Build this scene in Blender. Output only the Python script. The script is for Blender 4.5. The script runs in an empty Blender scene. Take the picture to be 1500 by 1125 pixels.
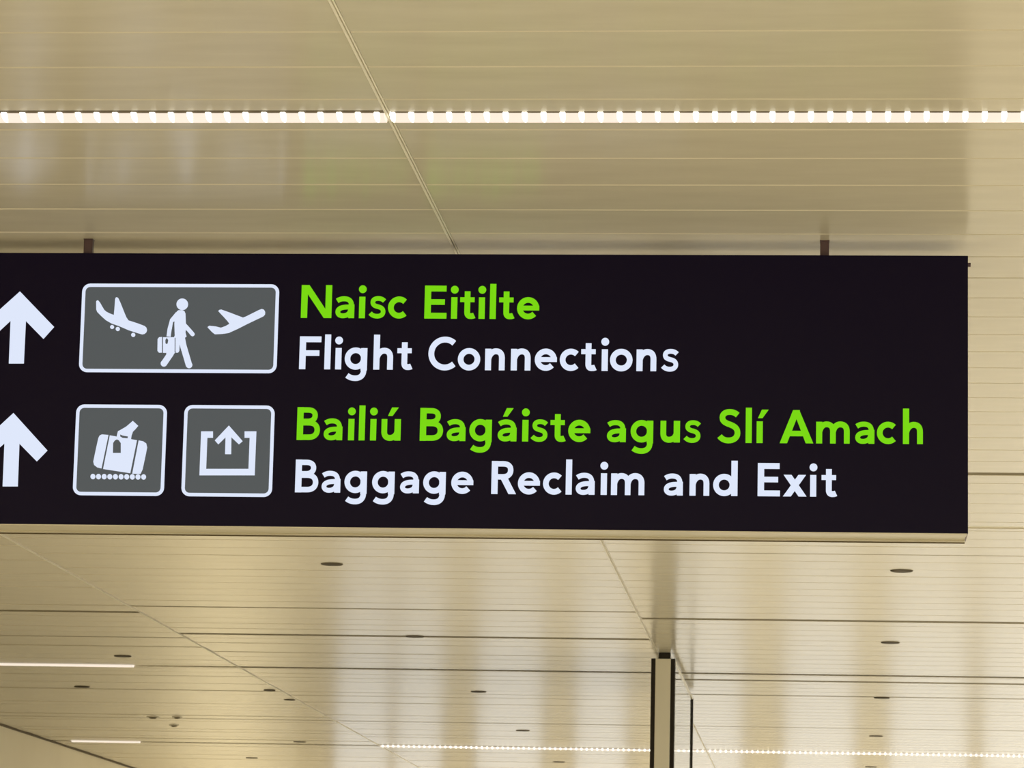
import bpy, bmesh, math, random
from mathutils import Vector, Matrix

C = bpy.context.scene.collection
rnd = random.Random(7)

# ------------------------------------------------------------------ camera
CAM_Z = 1.6
FPX = 5179.758
RW = Matrix(((0.9958765320, -0.0063246896, 0.0904982392),
             (0.0881105016, -0.1700627423, -0.9814862216),
             (0.0215979744, 0.9854129398, -0.1688042225)))
cam_data = bpy.data.cameras.new('camera')
cam_data.sensor_width = 36.0
cam_data.lens = FPX / 1500.0 * 36.0
cam_data.clip_end = 300
cam = bpy.data.objects.new('camera', cam_data)
C.objects.link(cam)
cam.matrix_world = Matrix.Translation((0, 0, CAM_Z)) @ RW.to_4x4()
cam_data.dof.use_dof = True
cam_data.dof.focus_distance = 9.6
cam_data.dof.aperture_fstop = 30.0
bpy.context.scene.camera = cam

# ------------------------------------------------------------------ view + world
sc = bpy.context.scene
sc.view_settings.view_transform = 'Standard'
sc.view_settings.look = 'None'
sc.view_settings.gamma = 1.0
sc.view_settings.use_curve_mapping = False
sc.view_settings.exposure = 0.0

W = bpy.data.worlds.new('hall_ambience')
sc.world = W
W.use_nodes = True
W.node_tree.nodes['Background'].inputs[0].default_value = (1.0, 0.94, 0.80, 1)
W.node_tree.nodes['Background'].inputs[1].default_value = 0.56

CEIL = CAM_Z + 2.089          # 3.689 m


def area(name, loc, sx, sy, power, color, rot=(0, 0, 0)):
    l = bpy.data.lights.new(name, 'AREA')
    l.shape = 'RECTANGLE'
    l.size = sx
    l.size_y = sy
    l.energy = power
    l.color = color
    o = bpy.data.objects.new(name, l)
    o.location = loc
    o.rotation_euler = rot
    C.objects.link(o)
    return o


# unseen fill lights added to brighten the hall
WARM = (1.0, 0.94, 0.80)
area('fill_light', (6.5, 14, CEIL - .05), 3.0, 26.0, 1220, WARM)
area('fill_light', (6.5, 36, CEIL - .05), 3.0, 16.0, 850, WARM)
area('fill_light', (-1.5, 1.0, CEIL - .05), 9.0, 5.0, 500, WARM)
area('fill_light', (-2.4, 40.0, CEIL - .05), 6.5, 6.0, 400, WARM)
area('fill_light', (-3.6, 13.2, CEIL - .05), 4.5, 3.6, 110, WARM)
area('fill_light', (3.4, 40.5, CEIL - .05), 6.0, 6.0, 230, WARM)

# ------------------------------------------------------------------ materials


def principled(name, col, rough=.5, spec=.5, metal=0.0, emit=None, estr=0.0, coat=0.0):
    m = bpy.data.materials.new(name)
    m.use_nodes = True
    b = m.node_tree.nodes['Principled BSDF']
    b.inputs['Base Color'].default_value = (*col, 1)
    b.inputs['Roughness'].default_value = rough
    b.inputs['Specular IOR Level'].default_value = spec
    b.inputs['Metallic'].default_value = metal
    b.inputs['Coat Weight'].default_value = coat
    if emit:
        b.inputs['Emission Color'].default_value = (*emit, 1)
        b.inputs['Emission Strength'].default_value = estr
    return m


def noisy(m, scale, lo, hi, stretch=(1, 1, 1), bump=0.0, rough_var=0.0):
    """procedural variation of the base colour (grain, wear) and optional fine relief"""
    nt = m.node_tree
    b = nt.nodes['Principled BSDF']
    tc = nt.nodes.new('ShaderNodeTexCoord')
    mp = nt.nodes.new('ShaderNodeMapping')
    mp.inputs['Scale'].default_value = stretch
    no = nt.nodes.new('ShaderNodeTexNoise')
    no.inputs['Scale'].default_value = scale
    no.inputs['Detail'].default_value = 4
    rp = nt.nodes.new('ShaderNodeValToRGB')
    rp.color_ramp.elements[0].position = .3
    rp.color_ramp.elements[1].position = .7
    rp.color_ramp.elements[0].color = (*lo, 1)
    rp.color_ramp.elements[1].color = (*hi, 1)
    nt.links.new(tc.outputs['Object'], mp.inputs[0])
    nt.links.new(mp.outputs[0], no.inputs['Vector'])
    nt.links.new(no.outputs['Fac'], rp.inputs[0])
    nt.links.new(rp.outputs[0], b.inputs['Base Color'])
    if bump:
        bp = nt.nodes.new('ShaderNodeBump')
        bp.inputs['Strength'].default_value = bump
        bp.inputs['Distance'].default_value = .002
        nt.links.new(no.outputs['Fac'], bp.inputs['Height'])
        nt.links.new(bp.outputs[0], b.inputs['Normal'])
    return m


M = {}
M['plank'] = noisy(principled('painted_metal_plank', (.62, .53, .34), .21, .22),
                   3.0, (.66, .605, .475), (.72, .665, .53), (1, 4, 1))
M['seam'] = principled('seam_cover_metal', (.93, .88, .74), .35, .5)
M['plenum'] = principled('dark_plenum', (.05, .045, .03), .9, .1)
M['wall'] = noisy(principled('ochre_plaster', (.6, .5, .3), .6, .3), 1.2, (.88, .80, .60), (.94, .86, .66))
M['floor'] = noisy(principled('terrazzo', (.5, .45, .35), .3, .4), 14, (.60, .57, .49), (.68, .65, .57))
M['trim_shade'] = principled('dark_olive_trim_shade', (.13, .10, .05), .6, .2)  # shared by real dark trim and by strips standing in for shadow lines
M['black'] = principled('black_sign_sheet', (.003, .002, .005), .4, .08, emit=(.35, .18, .55), estr=.010)
M['blackmetal'] = principled('dark_bronze_metal', (.11, .065, .065), .4, .4)
M['alu'] = principled('satin_aluminium', (.66, .60, .44), .3, .5, metal=.3)
M['housing'] = principled('sign_housing_metal', (.42, .36, .24), .45, .4)
M['white_lit'] = principled('backlit_white', (.01, .01, .01), .5, .1, emit=(.76, .83, 1.0), estr=.96)
M['green_lit'] = principled('backlit_green', (.01, .01, .01), .5, .1, emit=(.20, .72, .002), estr=.94)
M['grey_lit'] = principled('backlit_grey', (.01, .01, .01), .5, .1, emit=(.083, .092, .096), estr=1.0)
M['diffuser'] = principled('lit_diffuser', (.05, .045, .04), .4, .2, emit=(.97, .84, .70), estr=1.0)
M['lamp'] = principled('lamp_hot_spot', (.9, .9, .8), .4, .3, emit=(1.0, .97, .86), estr=2.4)
M['dark_hole'] = principled('dark_recess', (.10, .08, .05), .6, .2)
M['post'] = noisy(principled('post_sheet', (.45, .4, .28), .35, .5), 5, (.88, .83, .68), (.92, .87, .72), (1, 1, .3))
M['gasket'] = principled('black_gasket', (.018, .012, .006), .5, .3)
g = bpy.data.materials.new('glass')
g.use_nodes = True
gb = g.node_tree.nodes['Principled BSDF']
gb.inputs['Base Color'].default_value = (.88, .92, .88, 1)
gb.inputs['Transmission Weight'].default_value = 1.0
gb.inputs['Roughness'].default_value = .02
gb.inputs['IOR'].default_value = 1.5
M['glass'] = g
M['gap_shade'] = principled('gap_shade_brown', (.24, .20, .12), .6, .2)
M['window_lit'] = principled('lit_window', (.5, .5, .5), .5, .3, emit=(.90, .94, 1.0), estr=.78)
M['column'] = principled('far_column_paint', (.45, .41, .36), .6, .3)
M['farwall'] = principled('far_wall_paint', (.74, .69, .58), .6, .3)

# ------------------------------------------------------------------ mesh helpers


def link(name, bm, mat, parent=None, loc=None):
    me = bpy.data.meshes.new(name)
    bm.normal_update()
    bm.to_mesh(me)
    bm.free()
    me.materials.append(mat)
    o = bpy.data.objects.new(name, me)
    C.objects.link(o)
    if loc is not None:
        o.location = loc
    if parent:
        o.parent = parent
    return o


def empty(name, loc, label, cat, group=None):
    o = bpy.data.objects.new(name, None)
    o.empty_display_size = .1
    o.location = loc
    C.objects.link(o)
    o['label'] = label
    o['category'] = cat
    if group:
        o['group'] = group
    return o


def box(bm, x0, x1, y0, y1, z0, z1, bev=0.0):
    r = bmesh.ops.create_cube(bm, size=1)
    vs = r['verts']
    for v in vs:
        v.co = Vector((x0 + (v.co.x + .5) * (x1 - x0), y0 + (v.co.y + .5) * (y1 - y0), z0 + (v.co.z + .5) * (z1 - z0)))
    if bev:
        es = list({e for v in vs for e in v.link_edges})
        bmesh.ops.bevel(bm, geom=es, offset=bev, segments=1, affect='EDGES')


def prism_x(bm, prof, x0, x1):
    """extrude a (y, z) profile along x"""
    a = [bm.verts.new((x0, y, z)) for y, z in prof]
    b = [bm.verts.new((x1, y, z)) for y, z in prof]
    n = len(prof)
    bm.faces.new(a[::-1])
    bm.faces.new(b)
    for i in range(n):
        j = (i + 1) % n
        bm.faces.new((a[i], a[j], b[j], b[i]))
    bmesh.ops.recalc_face_normals(bm, faces=bm.faces[:])


def cyl(bm, x, y, z0, z1, r, n=24, r2=None):
    m = Matrix.Translation((x, y, (z0 + z1) / 2))
    bmesh.ops.create_cone(bm, cap_ends=True, segments=n, radius1=r, radius2=r if r2 is None else r2, depth=z1 - z0, matrix=m)


# ------------------------------------------------------------------ structure: floor, walls, ceiling
XL = -6.90
YN, YF = -6.0, 46.0
XR = 14.0
bm = bmesh.new()
box(bm, XL - .2, XR, YN, YF + .3, -.2, 0)
fl = link('floor', bm, M['floor'])
fl['kind'] = 'structure'

bm = bmesh.new()
box(bm, XL - .2, XL, YN, YF, 0, CEIL - .012)
wl = link('wall_left', bm, M['wall'])
wl['kind'] = 'structure'
bm = bmesh.new()
box(bm, XL - .2, XL + .018, YN, YF, CEIL - .011, CEIL + .02)  # dark strip stands in for the shadow line at the wall top
tl = link('shadow_trim_1', bm, M['trim_shade'])
tl['kind'] = 'structure'

bm = bmesh.new()
box(bm, XL - .2, XR, YF, YF + .3, 0, CEIL + .1)
wf = link('wall_far', bm, M['farwall'])
wf['kind'] = 'structure'

# far end of the hall: lit glazing bays between columns (below the picture, seen only as glow in the ceiling)
bays = [(-6.45, -5.75), (-5.65, -5.05), (-4.60, -3.75), (-3.30, -2.65), (-2.05, -1.15), (-.60, .30), (.75, 1.75), (1.95, 3.1), (3.4, 4.9)]
for i, (a, b) in enumerate(bays):
    bm = bmesh.new()
    box(bm, a, b, YF - .05, YF - .01, .35, 3.2)
    w = link('window_%d' % (i + 1), bm, M['window_lit'])
    w['kind'] = 'structure'
    bm = bmesh.new()
    box(bm, a - .05, a, YF - .09, YF - .005, .3, 3.25)
    box(bm, b, b + .05, YF - .09, YF - .005, .3, 3.25)
    box(bm, a, b, YF - .09, YF - .005, .3, .35)
    box(bm, a, b, YF - .09, YF - .005, 3.2, 3.25)
    link('window_frame', bm, M['column'], w)

# ---- ceiling: long narrow metal planks in columns, narrow joints
COLS = [(XL + .02, -3.950), (-3.950, -1.081), (-1.081, 1.788), (1.788, 4.657)]
SEAM = .0076
PW = .3015
Y0 = 7.545 - PW * 1
bm = bmesh.new()
box(bm, XL - .2, XR, YN, YF + .3, CEIL + .055, CEIL + .12)
ceil = link('ceiling', bm, M['plenum'])
ceil['kind'] = 'structure'


def plank_profile(w, gap=.0003):
    a, b = gap / 2, w - gap / 2
    return [(a, .030), (a, .0045), (a + .0060, .0), (b - .0066, .0), (b, .0042), (b, .030)]


def plank_mesh(x0, x1, w=PW, gap=.0003):
    bm = bmesh.new()
    prism_x(bm, plank_profile(w, gap), x0 + SEAM, x1 - SEAM)
    me = bpy.data.meshes.new('plank')
    bm.to_mesh(me)
    bm.free()
    me.materials.append(M['plank'])
    return me


# rows that hold light channels instead of a plank
ROW_Y = {}
NROW = 96
light_rows = [round((y - Y0) / PW - .5) for y in (8.29, 15.80, 23.33, 30.95)]
# joints that stand open as dark slots: (column, row index of the joint's far plank) -> width
wide = {}


def rowat(y):
    return round((y - Y0) / PW)


for c, y, w in ((0, 19.90, .10), (1, 21.15, .10), (2, 14.13, .075), (2, 19.85, .095), (1, 19.55, .035),
                (2, 23.80, .10), (2, 24.90, .06), (0, 21.3, .035), (0, 27.9, .05), (1, 28.0, .06),
                (2, 27.9, .04), (2, 16.9, .012)):
    wide[(c, rowat(y))] = w

meshes = {}
for ci, (x0, x1) in enumerate(COLS[:3]):
    for r in range(NROW):
        if r in light_rows:
            continue
        g0 = wide.get((ci, r), 0.0)
        key = (ci, round(g0, 3))
        if key not in meshes:
            meshes[key] = plank_mesh(x0, x1, PW - g0)
        o = bpy.data.objects.new('plank', meshes[key])
        o.location = (0, Y0 + r * PW + g0, CEIL + rnd.uniform(-.00012, .00012))
        o.rotation_euler = (math.radians(rnd.gauss(0, .035)), math.radians(rnd.gauss(0, .012)), 0)
        C.objects.link(o)
        o.parent = ceil
for (ci, r), g0 in wide.items():
    if r in light_rows:
        continue
    x0, x1 = COLS[ci]
    bm = bmesh.new()
    box(bm, x0 + SEAM, x1 - SEAM, Y0 + r * PW + .0004, Y0 + r * PW + g0 + .0006, CEIL + .0012, CEIL + .03)  # added strip; its dark colour stands in for the gap's shaded inside
    link('gap_shade_strip', bm, M['gap_shade'], ceil)
# the rest of the ceiling: nearer, farther and right-hand planks, joined
bm = bmesh.new()


def add_plank(bm, x0, x1, y):
    prism_x(bm, [(y + a, CEIL + b) for a, b in plank_profile(PW)], x0 + SEAM, x1 - SEAM)


def quick_plank(vs, fs, x0, x1, y):
    p = plank_profile(PW)
    k = len(vs)
    for a, b in p:
        vs.append((x0 + SEAM, y + a, CEIL + b))
    for a, b in p:
        vs.append((x1 - SEAM, y + a, CEIL + b))
    n = len(p)
    fs.append(tuple(k + i for i in range(n)))
    fs.append(tuple(k + n + i for i in reversed(range(n))))
    for i in range(n):
        j = (i + 1) % n
        fs.append((k + i, k + n + i, k + n + j, k + j))


vs, fs = [], []
r_first = int((YN - Y0) / PW)
r_last = int((YF - Y0) / PW)
allcols = COLS + [(4.657, 7.526), (7.526, 10.395), (10.395, 13.26)]
for ci, (x0, x1) in enumerate(allcols):
    for r in range(r_first, r_last):
        if ci < 3 and 0 <= r < NROW:
            continue
        if ci >= 3 and r in light_rows:
            continue
        quick_plank(vs, fs, x0, x1, Y0 + r * PW)
bm.free()
me = bpy.data.meshes.new('plank_field')
me.from_pydata(vs, [], fs)
me.materials.append(M['plank'])
pf = bpy.data.objects.new('plank_field', me)
C.objects.link(pf)
pf.parent = ceil
pf['kind'] = 'stuff'

# seam covers running down the hall (double rib)
for i, x in enumerate([c[1] for c in allcols[:-1]]):
    bm = bmesh.new()
    box(bm, x - .0066, x - .0004, YN, YF, CEIL - .0032, CEIL + .01, .001)
    box(bm, x + .0024, x + .0066, YN, YF, CEIL - .0020, CEIL + .01, .0006)
    box(bm, x - .0004, x + .0024, YN, YF, CEIL + .004, CEIL + .01)
    link('seam_cover', bm, M['seam'], ceil)

# ------------------------------------------------------------------ linear lights in the ceiling


def linear_light(x0, x1, row, label, group, lit=(0, 1), lamps='none', groove=.022, glow=True, cm='trim_shade', phase=.5):
    y = Y0 + row * PW
    t = empty('linear_light', ((x0 + x1) / 2, y + PW / 2, CEIL), label, 'ceiling light', group)
    ox, oy = -(x0 + x1) / 2, -(y + PW / 2)
    a, b = x0 + SEAM, x1 - SEAM
    yl = y + .138          # near edge of the lens
    wl_ = .070
    bm = bmesh.new()
    # near and far flange planks of the fitting and the channel roof
    prism_x(bm, [(y + .0006, CEIL + .03), (y + .0006, CEIL + .0045), (y + .006, CEIL), (yl - groove, CEIL), (yl - groove, CEIL + .03)], a, b)
    prism_x(bm, [(yl + wl_ + .004, CEIL + .03), (yl + wl_ + .004, CEIL - .001), (yl + wl_ + .030, CEIL - .001), (yl + wl_ + .034, CEIL), (y + PW - .0085, CEIL), (y + PW - .0006, CEIL + .0045), (y + PW - .0006, CEIL + .03)], a, b)
    bmesh.ops.translate(bm, verts=bm.verts[:], vec=(ox, oy, -CEIL))
    link('flange', bm, M['plank'], t)
    bm = bmesh.new()
    box(bm, a, b, yl - groove + .0002, yl - .0005, CEIL + .0015, CEIL + .03)  # groove strip; its dark default colour stands in for the near lip's shadow
    box(bm, a, b, yl - .0005, yl + wl_ + .0038, CEIL + (.024 if glow else .004), CEIL + .03)
    bmesh.ops.translate(bm, verts=bm.verts[:], vec=(ox, oy, -CEIL))
    link('channel', bm, M[cm], t)
    la, lb = a + (b - a) * lit[0], a + (b - a) * lit[1]
    if glow:
        bm = bmesh.new()
        prof = []
        for k in range(9):
            th = math.pi * k / 8
            prof.append((yl + wl_ / 2 - wl_ / 2 * math.cos(th), CEIL + .001 - .0125 * math.sin(th)))
        prof += [(yl + wl_, CEIL + .022), (yl, CEIL + .022)]
        prism_x(bm, prof, la + .002, lb - .002)
        bmesh.ops.translate(bm, verts=bm.verts[:], vec=(ox, oy, -CEIL))
        link('diffuser', bm, M['diffuser'], t)
    if lamps != 'none':
        pitch = .0460
        n = int((lb - la) / pitch)
        off = la + ((lb - la) - (n - 1) * pitch) * phase

        def lampbm():
            bm = bmesh.new()
            # wedge-shaped bright cell, broad at the near side and pointed at the far side
            sec = [(-.011, .0060, -.0005), (-.003, .0068, .0040), (.009, .0064, .0098), (.022, .0042, .0135), (.032, .0016, .0136), (.038, .0005, .0125)]
            rings = []
            for (dy, hw, dz) in sec:
                rings.append([bm.verts.new((-hw, dy, -dz)), bm.verts.new((hw, dy, -dz)), bm.verts.new((hw, dy, .004)), bm.verts.new((-hw, dy, .004))])
            bm.faces.new(rings[0])
            bm.faces.new(rings[-1][::-1])
            for p, q in zip(rings, rings[1:]):
                for i in range(4):
                    j = (i + 1) % 4
                    bm.faces.new((p[i], q[i], q[j], p[j]))
            bmesh.ops.recalc_face_normals(bm, faces=bm.faces[:])
            return bm
        if lamps == 'each':
            bm = lampbm()
            me = bpy.data.meshes.new('lamp')
            bm.to_mesh(me)
            bm.free()
            me.materials.append(M['lamp'])
            for k in range(n):
                o = bpy.data.objects.new('lamp', me)
                o.location = (off + k * pitch + ox, yl + oy, 0)
                C.objects.link(o)
                o.parent = t
        else:
            bm = bmesh.new()
            for k in range(n):
                s = lampbm()
                bmesh.ops.translate(s, verts=s.verts[:], vec=(off + k * pitch + ox, yl + oy, 0))
                tmp = bpy.data.meshes.new('tmp')
                s.to_mesh(tmp)
                s.free()
                bm.from_mesh(tmp)
                bpy.data.meshes.remove(tmp)
            o = link('lamp_row', bm, M['lamp'], t)
            o['kind'] = 'stuff'
    return t


R1, R2, R3, R4 = light_rows
G = 'linear ceiling lights'
linear_light(*COLS[1], R1, 'bright linear ceiling light strip above the sign, left of the diagonal seam', G, lamps='each', groove=.034, phase=.6)
linear_light(*COLS[2], R1, 'bright linear ceiling light strip above the sign, right of the diagonal seam', G, lamps='each', phase=.08)
linear_light(*COLS[2], R2, 'pale unlit ceiling light channel just right of the sign, level with its lower edge', 'unlit light channels', glow=False, groove=.004, cm='seam')
linear_light(*COLS[0], R3, 'short lit ceiling strip at the left edge, second from the bottom of the picture', G, lit=(0, .757), lamps='none', cm='seam')
linear_light(*COLS[0], R4, 'short faint ceiling strip at lower left, beside the ochre wall', G, lit=(.06, .27), lamps='none')
linear_light(*COLS[1], R4, 'distant dotted light strip along the bottom, left of the glass partition', G, lamps='row', groove=.09)
linear_light(*COLS[2], R4, 'distant dotted light strip along the bottom, right of the glass partition', G, lamps='row', groove=.06)
# channels without a lit lamp
for ci in (1, 2):
    linear_light(*COLS[ci], R3, ('unlit ceiling light channel left of the glass partition, seen as a dark line' if ci == 1 else
                                 'unlit ceiling light channel right of the glass partition, seen as a double dark line'), 'unlit light channels', glow=False, groove=.03)
for ci in (0, 1):
    y = Y0 + R2 * PW
    bm = bmesh.new()
    prism_x(bm, [(a, CEIL + b) for a, b in [(y + p, q) for p, q in plank_profile(PW)]], COLS[ci][0] + SEAM, COLS[ci][1] - SEAM)
    link('plank', bm, M['plank'], ceil)
bm = bmesh.new()
prism_x(bm, [(Y0 + R1 * PW + p, CEIL + q) for p, q in plank_profile(PW)], COLS[0][0] + SEAM, COLS[0][1] - SEAM)
link('plank', bm, M['plank'], ceil)

# ------------------------------------------------------------------ recessed downlights


def downlight_build(r):
    bm = bmesh.new()
    # ring
    n = 28
    ri = r * .86
    prof = [(r, .004), (r, -.002), (r * .97, -.0045), (ri, -.0045), (ri, .003)]
    rings = []
    for k in range(n):
        a = 2 * math.pi * k / n
        rings.append([bm.verts.new((p * math.cos(a), p * math.sin(a), z)) for p, z in prof])
    for k in range(n):
        p, q = rings[k], rings[(k + 1) % n]
        for i in range(len(prof) - 1):
            bm.faces.new((p[i], q[i], q[i + 1], p[i + 1]))
    bmesh.ops.recalc_face_normals(bm, faces=bm.faces[:])
    me1 = bpy.data.meshes.new('rim')
    bm.to_mesh(me1)
    bm.free()
    me1.materials.append(M['dark_hole'])
    bm = bmesh.new()
    cyl(bm, 0, 0, -.0035, .002, ri, 28)
    me2 = bpy.data.meshes.new('lens')
    bm.to_mesh(me2)
    bm.free()
    me2.materials.append(M['dark_hole'])
    return me1, me2


d1, d2 = downlight_build(.056)


def downlight(x, y, label, group='dark round ceiling downlights', s=1.0):
    t = empty('downlight', (x, y, CEIL), label, 'downlight', group)
    for nm, me in (('rim', d1), ('lens', d2)):
        o = bpy.data.objects.new(nm, me)
        C.objects.link(o)
        o.parent = t
        o.scale = (s, s, 1)
    return t


downlight(-2.503, 17.51, 'dark round downlight just below the sign, left of centre, nearest in its row')
downlight(-2.505, 21.15, 'dark round downlight left of the partition, second nearest in the middle row')
downlight(-2.505, 25.09, 'dark round downlight left of the partition, third in the middle row')
downlight(-2.508, 28.84, 'dark round downlight left of the partition, just above the dotted light strip')
downlight(-2.508, 32.77, 'dark round downlight at the bottom edge, just under the dotted light strip')
downlight(.343, 17.53, 'dark round downlight below the right end of the sign, nearest in its row')
downlight(.348, 21.15, 'faint round downlight right of the partition, second below the sign end')
downlight(.355, 25.12, 'dark round downlight right of the partition, third below the sign end')
downlight(.362, 28.85, 'dark round downlight right of the partition, just above the dotted light strip')
downlight(.366, 32.76, 'dark round downlight at bottom right, just under the dotted light strip')
downlight(-5.39, 25.16, 'dark round downlight at left, between the two short light strips')
downlight(-5.405, 32.90, 'dark round downlight at bottom left, nearest the ochre wall')
downlight(-4.602, 22.70, 'dark round downlight just above the end of the short lit strip')
downlight(-4.61, 30.60, 'small dark round downlight right of the lowest short light strip')
downlight(-4.03, 25.22, 'faint round downlight beside the diagonal seam, upper of two', s=.75)
downlight(-4.01, 26.05, 'faint round downlight beside the diagonal seam, lower of two', s=.75)


def detector(x, y, label, s=1.0):
    t = empty('ceiling_sensor', (x, y, CEIL), label, 'sensor', 'small ceiling sensors')
    bm = bmesh.new()
    cyl(bm, 0, 0, -.006, .001, .05 * s, 24)
    link('base', bm, M['seam'], t)
    bm = bmesh.new()
    cyl(bm, 0, 0, -.016, -.006, .020 * s, 20, .034 * s)
    link('sensor_head', bm, M['trim_shade'], t)


detector(-5.40, 27.95, 'small ceiling sensor at lower left, left of a close group of three')
detector(-5.20, 27.92, 'small ceiling sensor at lower left, upper right of a close group of three', .8)
detector(-5.39, 28.82, 'small ceiling sensor at lower left, lower right of a close group of three', .8)

# ------------------------------------------------------------------ the hanging sign
YS = 9.72                 # plane of the lit face
SD = .175                 # depth of the box


def at(x, y, Y=YS):
    """point of the vertical plane at distance Y for a measured direction of the calibrated camera"""
    d = RW @ Vector((x - 750, 562.5 - y, -FPX))
    k = Y / d.y
    return d.x * k, CAM_Z + d.z * k


SR, STOP = at(1418, 374.5)
_, SBOT = at(1416, 781.5)
SL = SR - 3.35
sign = empty('direction_sign', ((SL + SR) / 2, YS + SD / 2, STOP),
             'long black backlit airport sign hung from the ceiling, with white and green lettering', 'sign')
SO = Vector(sign.location)


def sg(x, y):
    a, b = at(x, y)
    return a - SO.x, b - SO.z


def slink(name, bm, mat, parent=None, label=None):
    """meshes given in world coordinates relative to the sign origin"""
    o = link(name, bm, mat, parent or sign)
    if label:
        o['label'] = label
    return o


def sbox(bm, x0, x1, y0, y1, z0, z1, bev=0):
    box(bm, x0 - SO.x, x1 - SO.x, y0 - SO.y, y1 - SO.y, z0 - SO.z, z1 - SO.z, bev)


bm = bmesh.new()
sbox(bm, SL, SR - .004, YS + .006, YS + SD - .006, SBOT + .004, STOP - .003)
slink('housing', bm, M['housing'])
bm = bmesh.new()
sbox(bm, SL, SR, YS, YS + .006, SBOT, STOP, .001)
slink('face', bm, M['black'], label='black face sheet')
bm = bmesh.new()
sbox(bm, SL, SR, YS + SD - .006, YS + SD, SBOT, STOP, .001)
slink('back_sheet', bm, M['black'], label='black back sheet')
bm = bmesh.new()
sbox(bm, SR - .004, SR, YS + .006, YS + SD - .006, SBOT, STOP, .0)
slink('end_cap', bm, M['blackmetal'])
bm = bmesh.new()
cyl(bm, 0, 0, 0, .008, .006, 12)
bmesh.ops.rotate(bm, verts=bm.verts[:], matrix=Matrix.Rotation(math.pi / 2, 3, 'Y'))
bmesh.ops.translate(bm, verts=bm.verts[:], vec=(SR - SO.x, YS + .02 - SO.y, STOP - .022 - SO.z))
slink('screw', bm, M['blackmetal'])
# light underside: front lip, recessed tray, back lip
bm = bmesh.new()
sbox(bm, SL, SR - .003, YS + .002, YS + .050, SBOT - .003, SBOT + .004, .001)
slink('bottom_front_rail', bm, M['alu'])
bm = bmesh.new()
sbox(bm, SL, SR - .003, YS + .050, YS + SD - .03, SBOT + .0005, SBOT + .004)
slink('bottom_tray', bm, M['alu'])
bm = bmesh.new()
sbox(bm, SL, SR - .003, YS + SD - .03, YS + SD - .004, SBOT - .0035, SBOT + .004, .001)
slink('bottom_back_rail', bm, M['alu'])
bm = bmesh.new()
sbox(bm, SL, SR - .003, YS + SD - .004, YS + SD + .004, SBOT - .006, SBOT + .006)
slink('back_lip', bm, M['trim_shade'])
# hangers: short dark stubs with a ceiling plate
for px in (130, 1208):
    hx = at(px, 362, YS + .03)[0]
    bm = bmesh.new()
    sbox(bm, hx - .0125, hx + .0125, YS + .018, YS + .043, STOP - .004, CEIL - .002, .002)
    h_ = slink('hanger', bm, M['blackmetal'], label='short dark hanger stub')
    bm = bmesh.new()
    sbox(bm, hx - .0135, hx + .0135, YS + .016, YS + .046, CEIL - .003, CEIL + .001, .001)
    slink('hanger_plate', bm, M['blackmetal'], h_)

# ---- flat print on the sign: shapes in the sign's plane, a couple of millimetres thick


class Flat:
    """collects polygons given in (x, y) of some frame mapped by fn to sign-local X,Z"""

    def __init__(self, fn, lift=.0012):
        self.fn = fn
        self.bm = bmesh.new()
        self.lift = lift

    def poly(self, pts):
        self.lift += 8e-6
        y = YS - SO.y - self.lift
        v = []
        for p in pts:
            X, Z = self.fn(*p)
            v.append((X, y, Z))
        a = [self.bm.verts.new(p) for p in v]
        b = [self.bm.verts.new((p[0], YS - SO.y + .0005, p[2])) for p in v]
        f = self.bm.faces.new(a)
        n = len(a)
        for i in range(n):
            j = (i + 1) % n
            self.bm.faces.new((a[i], b[i], b[j], a[j]))
        f.normal_update()
        if len(pts) > 4:
            bmesh.ops.triangulate(self.bm, faces=[f])

    def ribbon(self, pts, w, closed=False, round_caps=False):
        """constant-width stroke through pts (mitred)"""
        n = len(pts)
        P = [Vector(p) for p in pts]
        L, R = [], []
        for i in range(n):
            if closed:
                a, b = P[i - 1], P[(i + 1) % n]
            else:
                a, b = P[max(i - 1, 0)], P[min(i + 1, n - 1)]
            d1 = (P[i] - a).normalized() if (P[i] - a).length > 1e-9 else (b - P[i]).normalized()
            d2 = (b - P[i]).normalized() if (b - P[i]).length > 1e-9 else d1
            n1, n2 = Vector((-d1.y, d1.x)), Vector((-d2.y, d2.x))
            m = (n1 + n2).normalized()
            k = w / 2 / max(m.dot(n1), .35)
            L.append(P[i] + m * k)
            R.append(P[i] - m * k)
        for i in range(n if closed else n - 1):
            j = (i + 1) % n
            self.poly([tuple(L[i]), tuple(R[i]), tuple(R[j]), tuple(L[j])])
        if round_caps:
            self.disc(*pts[0], w / 2)
            self.disc(*pts[-1], w / 2)

    def disc(self, x, y, r, ry=None, n=24):
        self.poly([(x + r * math.cos(2 * math.pi * k / n), y + (ry or r) * math.sin(2 * math.pi * k / n)) for k in range(n)])

    def done(self, name, mat, parent, label=None):
        bmesh.ops.recalc_face_normals(self.bm, faces=self.bm.faces[:])
        return slink(name, self.bm, mat, parent, label)


def bez(p0, p1, p2, p3, n=8):
    out = []
    for k in range(1, n + 1):
        t = k / n
        a, b, c, d = (1 - t) ** 3, 3 * t * (1 - t) ** 2, 3 * t * t * (1 - t), t ** 3
        out.append((a * p0[0] + b * p1[0] + c * p2[0] + d * p3[0], a * p0[1] + b * p1[1] + c * p2[1] + d * p3[1]))
    return out


def path(start, *segs):
    """segs: (x,y) line or (x1,y1,x2,y2,x3,y3) cubic"""
    pts = [start]
    for s in segs:
        if len(s) == 2:
            pts.append(s)
        else:
            pts += bez(pts[-1], (s[0], s[1]), (s[2], s[3]), (s[4], s[5]))
    return pts


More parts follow.
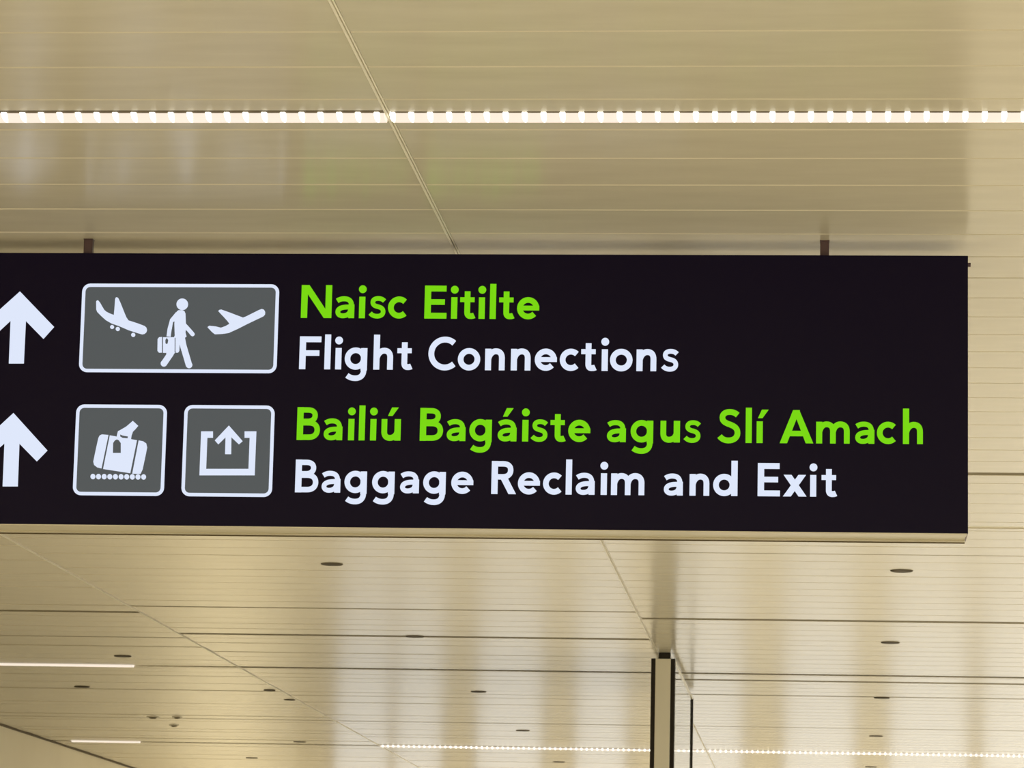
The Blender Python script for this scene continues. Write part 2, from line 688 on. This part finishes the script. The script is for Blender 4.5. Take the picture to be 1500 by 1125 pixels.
def ellipse(cx, cy, rx, ry, a0=0, a1=360, n=28):
    return [(cx + rx * math.cos(math.radians(a0 + (a1 - a0) * k / n)), cy + ry * math.sin(math.radians(a0 + (a1 - a0) * k / n))) for k in range(n + 1)]


S = 8.9      # stem
XH = 31.8


def rect(x0, y0, x1, y1):
    return ('p', [(x0, y0), (x1, y0), (x1, y1), (x0, y1)])


def ring(cx, cy, rx, ry, w):
    return ('c', ellipse(cx, cy, rx, ry, 0, 360, 32)[:-1], w)


def G_n(x=0, sh=0):
    # shoulder of n from stem at x
    return ('r', path((x + 5, 17.5 + sh), (x + 6.5, 23.5, x + 10.5, 27.7, x + 15.6, 27.7), (x + 21.5, 27.7, x + 24.6, 24, x + 24.6, 17.5), (x + 24.6, 0)), S)


DOT = ('d', 4.7, 42.3, 5.7)
ACUTE = ('p', [(1.8, 36), (8.4, 36), (17.2, 48.3), (7.4, 48.3)])


def acute_at(x):
    return ('p', [(x + 1.8, 36), (x + 8.4, 36), (x + 17.2, 48.3), (x + 7.4, 48.3)])


A_LOW = [rect(20, 0, 28.8, 20),
         ('r', path((3.2, 25.0), (7.5, 28, 11, 28.3, 14.2, 28.2), (21, 28.0, 24.4, 24.5, 24.4, 18)), 7.6),
         ('r', path((24.4, 16.2), (19, 16.2), (10, 16.2, 4.6, 13.6, 4.6, 9.0), (4.6, 5.2, 8, 3.3, 12, 3.3), (18, 3.3, 23, 6.5, 23, 12)), 7.4)]
U_LOW = [rect(19.8, 0, 29, 31.3), ('r', path((4.65, 31.3), (4.65, 13), (4.65, 7, 7.8, 3.8, 13.2, 3.8), (19, 3.8, 23.5, 8, 24.2, 14)), 8.9)]
B_CAP = [rect(0, 0, S + .4, 48), ('r', path((5, 44), (16, 44), (23, 44, 26.6, 41, 26.6, 35.8), (26.6, 30.5, 22, 27.3, 16, 27.3), (5, 27.3)), 8.2),
         ('r', path((5, 25.3), (18, 25.3), (25.5, 25.3, 30.3, 21.5, 30.3, 14.7), (30.3, 8, 25.5, 4.1, 18, 4.1), (5, 4.1)), 8.4)]
G_LOW = [rect(23.9, -1.5, 33.2, 31.3), ring(16.2, 15.9, 12.0, 12.2, 8.6),
         ('r', path((28.5, -1), (28.5, -8.5, 24, -12.8, 16.5, -12.8), (11, -12.8, 7.5, -11.2, 4.2, -8.8)), 8.4)]
GL = {
    'N': (45.5, [rect(0, 0, 9.3, 48), rect(35.8, 0, 45, 48), ('p', [(0, 48), (11.5, 48), (45, 0), (33.7, 0)])]),
    'E': (32, [rect(0, 0, S + .4, 48), rect(0, 39.6, 31.6, 48), rect(0, 20.2, 29.6, 28.2), rect(0, 0, 32.4, 8.4)]),
    'F': (31, [rect(0, 0, S + .4, 48), rect(0, 39.6, 31.8, 48), rect(0, 19.6, 29.4, 27.6)]),
    'B': (36, B_CAP),
    'R': (36, [rect(0, 0, S + .4, 48), ('r', path((5, 44), (17, 44), (24.5, 44, 28, 40.5, 28, 34.6), (28, 28.8, 23.5, 25, 17, 25), (5, 25)), 8.3),
               ('p', [(13.5, 22), (24, 23), (36.5, 0), (25.4, 0)])]),
    'C': (42, [('r', ellipse(24.4, 24, 20, 20.4, 48, 312, 30), 9.0)]),
    'S': (34, [('r', path((28.4, 40.3), (24.5, 43.8, 20.5, 44.7, 16.6, 44.7), (9.6, 44.7, 6.2, 41, 6.2, 36.6), (6.2, 30.5, 11.5, 28.6, 17, 26.6),
                          (24, 24.2, 28.4, 21.2, 28.4, 14.2), (28.4, 7.5, 23, 3.4, 15.4, 3.4), (10, 3.4, 5.5, 5.4, 2.4, 9.6)), 8.8)]),
    'A': (48, [('p', [(19, 48), (29, 48), (10.6, 0), (-.2, 0)]), ('p', [(19, 48), (28, 48), (48.6, 0), (37.6, 0)]), rect(11.5, 10.2, 37, 18)]),
    'a': (29, A_LOW),
    'á': (29, A_LOW + [acute_at(6.5)]),
    'c': (28.5, [('r', ellipse(16.5, 15.8, 12.0, 12.0, 45, 315, 26), 8.7)]),
    'd': (36, [rect(26.6, 0, 35.8, 51), ring(16.4, 15.8, 12.0, 12.0, 8.7)]),
    'e': (32, [('r', path(*[ellipse(16.4, 15.8, 12.1, 12.1, 0, 318, 30)][0][:1], *ellipse(16.4, 15.8, 12.1, 12.1, 0, 318, 30)[1:]), 8.5), rect(5, 12.6, 32.6, 19.4)]),
    'g': (34, G_LOW),
    'h': (29, [rect(0, 0, S, 51), G_n()]),
    'i': (10, [rect(0, 0, S, 31.3), DOT]),
    'í': (10, [rect(0, 0, S, 31.3), ACUTE]),
    'l': (9.4, [rect(0, 0, S, 51)]),
    'm': (49, [rect(0, 0, S, 31.3), ('r', path((5, 17.5), (6.5, 23.5, 10, 27.7, 15, 27.7), (20.5, 27.7, 24.4, 24.5, 24.4, 17.5), (24.4, 0)), S - .2),
               ('r', path((24.6, 17.5), (26, 23.5, 29.5, 27.7, 35, 27.7), (41, 27.7, 44.5, 24, 44.5, 17.5), (44.5, 0)), S)]),
    'n': (29, [rect(0, 0, S, 31.3), G_n()]),
    'o': (33, [ring(16.5, 15.8, 12.3, 12.2, 8.7)]),
    's': (25, [('r', path((22.4, 25.2), (19.6, 28.2, 16.4, 28.9, 13.2, 28.9), (8.6, 28.9, 5.4, 27, 5.4, 23.2), (5.4, 18.9, 9.4, 17.9, 12.6, 17.0),
                          (17.4, 15.9, 20.9, 14.2, 20.9, 9.5), (20.9, 5.2, 17, 2.9, 12.2, 2.9), (8, 2.9, 4.7, 4.3, 2, 7.3)), 7.0)]),
    't': (21, [('r', path((10.6, 40), (10.6, 9.5), (10.6, 5.5, 12.5, 3.9, 15.6, 3.9), (17.6, 3.9, 19.5, 4.2, 21, 5.0)), S), rect(0, 24.2, 21, 31.3)]),
    'u': (29, U_LOW),
    'ú': (29, U_LOW + [acute_at(8)]),
    'x': (34, [('p', [(0.5, 31.3), (12, 31.3), (34, 0), (22.4, 0)]), ('p', [(22, 31.3), (33, 31.3), (11.2, 0), (-.3, 0)])]),
}


def text_line(letters, words, base0, base1, mat, colour):
    """letters: [(char, left x measured on the photograph)]; base0/base1 two points of the baseline; one part per word"""
    (xa, ya), (xb, yb) = base0, base1
    X0, Z0 = sg(xa, ya)
    X1, Z1 = sg(xb, yb)
    U = (X1 - X0) / (xb - xa)          # metres per photo pixel along the line
    _, Zt = sg(xa, ya - 48)            # a capital is 48 units tall
    V = (Zt - Z0) / 48
    it = iter(letters)
    for word in words.split():
        F = Flat(lambda x, y: (X0 + (x - xa) * U, Z0 + (x - xa) * (Z1 - Z0) / (xb - xa) + y * V))
        for want in word:
            ch, lx = next(it)
            assert ch == want, (word, ch)
            for s in GL[ch][1]:
                if s[0] == 'p':
                    F.poly([(lx + x, y) for x, y in s[1]])
                elif s[0] == 'd':
                    F.disc(lx + s[1], s[2], s[3])
                else:
                    F.ribbon([(lx + x, y) for x, y in s[1]], s[2] * .94, closed=(s[0] == 'c'))
        F.done('lettering', mat, sign, '%s word %s' % (colour, word))


text_line([('N', 440.6), ('a', 490.3), ('i', 526), ('s', 540.6), ('c', 568.2), ('E', 622), ('i', 661), ('t', 674), ('i', 701.3), ('l', 717.5), ('t', 731), ('e', 757)], 'Naisc Eitilte',
          (440, 465.6), (790, 467.6), M['green_lit'], 'green')
text_line([('F', 438), ('l', 475.2), ('i', 491.3), ('g', 505), ('h', 547.5), ('t', 582.5), ('C', 628), ('o', 671.5), ('n', 711.6), ('n', 749.4),
           ('e', 784), ('c', 820.5), ('t', 852), ('i', 882), ('o', 894), ('n', 932.7), ('s', 969)], 'Flight Connections',
          (440, 540.8), (990, 544.0), M['white_lit'], 'white')
text_line([('B', 434.4), ('a', 473.4), ('i', 510.8), ('l', 526.6), ('i', 543.5), ('ú', 559.6), ('B', 617), ('a', 655.7), ('g', 690), ('á', 731), ('i', 768.2), ('s', 781),
           ('t', 809.5), ('e', 835.5), ('a', 891.5), ('g', 927), ('u', 970.3), ('s', 1005), ('S', 1054.8), ('l', 1095), ('í', 1111), ('A', 1144.8), ('m', 1197.4),
           ('a', 1253), ('c', 1285), ('h', 1323)], 'Bailiú Bagáiste agus Slí Amach',
          (435, 644.5), (1350, 650.6), M['green_lit'], 'green')
text_line([('B', 432), ('a', 470.3), ('g', 505), ('g', 546), ('a', 586.6), ('g', 621.5), ('e', 662.8), ('R', 722), ('e', 760.7), ('c', 797.5), ('l', 831.2), ('a', 844.8),
           ('i', 882.5), ('m', 897.5), ('a', 973.5), ('n', 1012), ('d', 1046), ('E', 1111), ('x', 1148), ('i', 1187), ('t', 1203.5)], 'Baggage Reclaim and Exit',
          (432, 721.2), (1220, 727.8), M['white_lit'], 'white')

# ---- the two arrows
for pts, lab in (([(29.3, 427), (79.4, 479), (63.7, 496.6), (38, 470.4), (35, 532.6), (13, 532.6), (15.6, 470), (-13, 496.6), (-27, 477.5)], 'white upward arrow of the upper row'),
                 ([(19.8, 605), (69.6, 660), (54, 676), (28.5, 650), (26.2, 712.6), (3.9, 712.6), (6.6, 649.5), (-22, 675), (-36, 656.5)], 'white upward arrow of the lower row')):
    F = Flat(sg)
    F.poly(pts)
    F.done('arrow', M['white_lit'], sign, lab)


# ---- pictogram panels
def rounded(x0, y0, x1, y1, r, n=6):
    out = []
    for cx, cy, a in ((x1 - r, y1 - r, 0), (x0 + r, y1 - r, 90), (x0 + r, y0 + r, 180), (x1 - r, y0 + r, 270)):
        for k in range(n + 1):
            t = math.radians(a + 90 * k / n)
            out.append((cx + r * math.cos(t), cy + r * math.sin(t)))
    return out


def picto_panel(outer, label):
    """outer: four measured corners TL, TR, BR, BL of the border's outside; made a true rectangle in the sign's plane"""
    P = [sg(*p) for p in outer]
    x0 = (P[0][0] + P[3][0]) / 2
    x1 = (P[1][0] + P[2][0]) / 2
    z1 = (P[0][1] + P[1][1]) / 2
    z0 = (P[2][1] + P[3][1]) / 2
    w = .0095
    F = Flat(lambda a, b: (a, b), .0012)
    F.poly(rounded(x0 + w * .6, z0 + w * .6, x1 - w * .6, z1 - w * .6, .017))
    p = F.done('pictogram_panel', M['grey_lit'], sign, label)
    F = Flat(lambda a, b: (a, b), .0022)
    F.ribbon(rounded(x0 + w / 2, z0 + w / 2, x1 - w / 2, z1 - w / 2, .0185), w, closed=True)
    F.done('border', M['white_lit'], p)
    return p


p1 = picto_panel([(121, 414.8), (409.6, 417.4), (404.8, 546.4), (115.6, 545.6)], 'grey pictogram panel with two aeroplanes and a walking passenger')
p2 = picto_panel([(112.2, 592.3), (245, 593.6), (240, 726.6), (106.6, 725.4)], 'grey pictogram panel with a suitcase on a belt')
p3 = picto_panel([(270.5, 593.3), (402.8, 594.4), (398.2, 728), (265.6, 727)], 'grey pictogram panel with an exit arrow')


def crop(ox, oy, s):
    return lambda x, y: sg(ox + x / s, oy + y / s)


# landing aeroplane
c1 = crop(110, 405, 7.5)
F = Flat(c1, .0022)
F.poly([(233, 275), (243, 264), (255, 264), (272, 283), (295, 322), (322, 368), (345, 388), (385, 408), (427, 424), (434, 350), (441, 250), (449, 232), (462, 228), (478, 242),
        (500, 290), (528, 360), (548, 410), (565, 450), (588, 484), (640, 500), (700, 520), (765, 545), (784, 562), (792, 590), (784, 615), (765, 632), (738, 638), (700, 627),
        (640, 608), (590, 592), (530, 566), (480, 545), (400, 517), (340, 482), (290, 438), (245, 392), (234, 365)])
F.done('aeroplane', M['white_lit'], p1, 'white descending aeroplane')
F = Flat(c1, .0022)
for x, y, r in ((408, 556, 22), (470, 578, 23), (640, 643, 23)):
    F.disc(x, y, r)
F.done('aeroplane_wheels', M['white_lit'], p1)
# walking passenger with case
c2 = crop(220, 420, 25 / 3)
F = Flat(c2, .0022)
F.disc(393, 216, 71)
F.poly([(335, 296), (350, 288), (395, 288), (420, 300), (432, 330), (436, 430), (440, 500), (432, 560), (445, 610), (400, 640), (318, 640), (302, 620), (296, 420), (300, 340)])
F.ribbon([(425, 475), (475, 530), (518, 580)], 52, round_caps=True)
F.ribbon([(375, 570), (405, 720), (475, 958)], 78)
F.disc(476, 956, 40)
F.poly([(300, 600), (365, 600), (366, 650), (300, 812), (240, 880), (196, 820), (240, 740)])
F.ribbon([(262, 770), (250, 820), (168, 940)], 76)
F.disc(168, 938, 39)
F.ribbon([(338, 326), (268, 410), (238, 520), (226, 610)], 50)
F.done('walking_passenger', M['white_lit'], p1, 'white walking passenger figure')
F = Flat(c2, .0022)
F.poly([(110, 618), (145, 614), (145, 806), (108, 806), (90, 785), (92, 640)])
F.poly([(158, 618), (298, 618), (298, 808), (158, 808)])
F.poly([(312, 640), (364, 640), (357, 785), (342, 806), (312, 806)])
F.done('suitcase', M['white_lit'], p1, 'white suitcase of the passenger')
F = Flat(c2, .0030)
F.poly([(204, 628), (222, 652), (216, 692), (204, 704), (188, 690), (188, 652)])
F.ribbon([(306, 625), (305, 805)], 9)
F.ribbon([(290, 435), (276, 520), (276, 610)], 19)
F.done('dark_gaps', M['grey_lit'], p1, 'grey gaps in the figure')
# taking-off aeroplane
F = Flat(c2, .0022)
F.poly([(832, 300), (845, 284), (870, 280), (960, 312), (1060, 350), (1135, 378), (1170, 365), (1250, 325), (1330, 285), (1365, 273), (1392, 283), (1405, 310), (1403, 340), (1385, 362),
        (1280, 412), (1180, 460), (1070, 516), (960, 566), (880, 578), (790, 582), (750, 550), (700, 495), (722, 478), (800, 486), (865, 502), (920, 482), (968, 455), (950, 428), (900, 372)])
F.done('aeroplane', M['white_lit'], p1, 'white climbing aeroplane')
# suitcase on the belt
c3 = crop(100, 585, 7.5)
F = Flat(c3, .0022)
F.poly([(372, 386), (443, 392), (366, 760), (318, 748), (285, 722), (276, 685), (300, 570), (332, 425), (348, 396)])
F.poly([(458, 396), (756, 450), (682, 812), (384, 766)])
F.poly([(775, 452), (825, 462), (858, 485), (868, 530), (850, 620), (818, 770), (795, 820), (704, 818)])
F.done('suitcase', M['white_lit'], p2, 'white tilted suitcase')
F = Flat(c3, .0034)
F.poly([(712, 238), (770, 292), (738, 330), (712, 355), (696, 400), (690, 444), (536, 428), (536, 400), (548, 352), (575, 338), (640, 300)])
F.done('hand', M['white_lit'], p2, 'white hand gripping the suitcase')
F = Flat(c3, .0044)
F.poly([(538, 442), (558, 452), (579, 482), (579, 590), (494, 590), (496, 482), (514, 455)])
F.poly([(574, 388), (600, 400), (658, 410), (654, 430), (600, 426), (574, 410)])
F.done('luggage_tag', M['grey_lit'], p2, 'grey luggage tag and grip gap')
F = Flat(c3, .0022)
for k in range(10):
    F.disc(272 + k * 61.9, 849 + k * .5, 27, 30)
F.done('belt_rollers', M['white_lit'], p2)
# exit pictogram
c4 = crop(250, 585, 7.5)
F = Flat(c4, .0022)
F.ribbon([(466, 388), (370, 388), (354, 800), (890, 800), (906, 388), (813, 388)], 71)
F.done('exit_frame', M['white_lit'], p3)
F = Flat(c4, .0022)
F.poly([(641, 288), (792, 460), (751, 496), (668, 418), (666, 603), (599, 603), (604, 418), (524, 496), (486, 452)])
F.done('exit_arrow', M['white_lit'], p3)

# ------------------------------------------------------------------ glass partition with a wide end post
YP = 21.95
px0, _ = at(953.5, 1000, YP)
px1, _ = at(988.5, 1000, YP)
PT = at(970, 965, YP)[1]
YB = 24.95
part = empty('glass_partition', ((px0 + px1) / 2, (YP + YB) / 2, 0),
             'tall glass partition with a wide beige end post and black edges, below the sign', 'partition')
PO = Vector(part.location)


def plink(name, bm, mat, parent=None, label=None):
    bmesh.ops.translate(bm, verts=bm.verts[:], vec=-PO)
    o = link(name, bm, mat, parent or part)
    if label:
        o['label'] = label
    return o


gk = .027
bm = bmesh.new()
box(bm, px0 + gk, px1 - gk, YP - .004, YP + .08, 0, PT, .002)
post = plink('end_post', bm, M['post'], label='beige end post')
for a, b in ((px0, px0 + gk), (px1 - gk, px1)):
    bm = bmesh.new()
    box(bm, a, b, YP, YP + .085, 0, PT + .002, .002)
    plink('edge_strip', bm, M['gasket'], post, 'black edge strip')
bm = bmesh.new()
box(bm, px0 + .045, px1 - .03, YP + .02, YP + .07, PT, CEIL - .001, .003)
plink('top_bracket', bm, M['gasket'], post, 'dark top bracket')
bm = bmesh.new()
box(bm, px1 - .024, px1 - .010, YP + .085, YB, .05, PT - .006)
plink('glass_pane', bm, M['glass'])
bm = bmesh.new()
box(bm, px0 + .010, px0 + .024, YP + .085, YB, .05, PT - .006)
plink('glass_pane', bm, M['glass'])
bm = bmesh.new()
box(bm, px1 - .030, px1 - .002, YP + .085, YB - .02, PT - .006, PT + .006, .001)
box(bm, px0 + .002, px0 + .030, YP + .085, YB - .02, PT - .006, PT + .006, .001)
plink('top_rail', bm, M['alu'])
bm = bmesh.new()
box(bm, px1 - .018, px1 + .000, YB - .02, YB + .01, 0, PT)
box(bm, px0, px0 + .030, YB - .02, YB + .01, 0, PT)
plink('rear_mullion', bm, M['gasket'], label='dark rear edge profile')
bm = bmesh.new()
box(bm, px0, px1, YP + .085, YB - .02, 0, .05)
plink('floor_rail', bm, M['alu'])
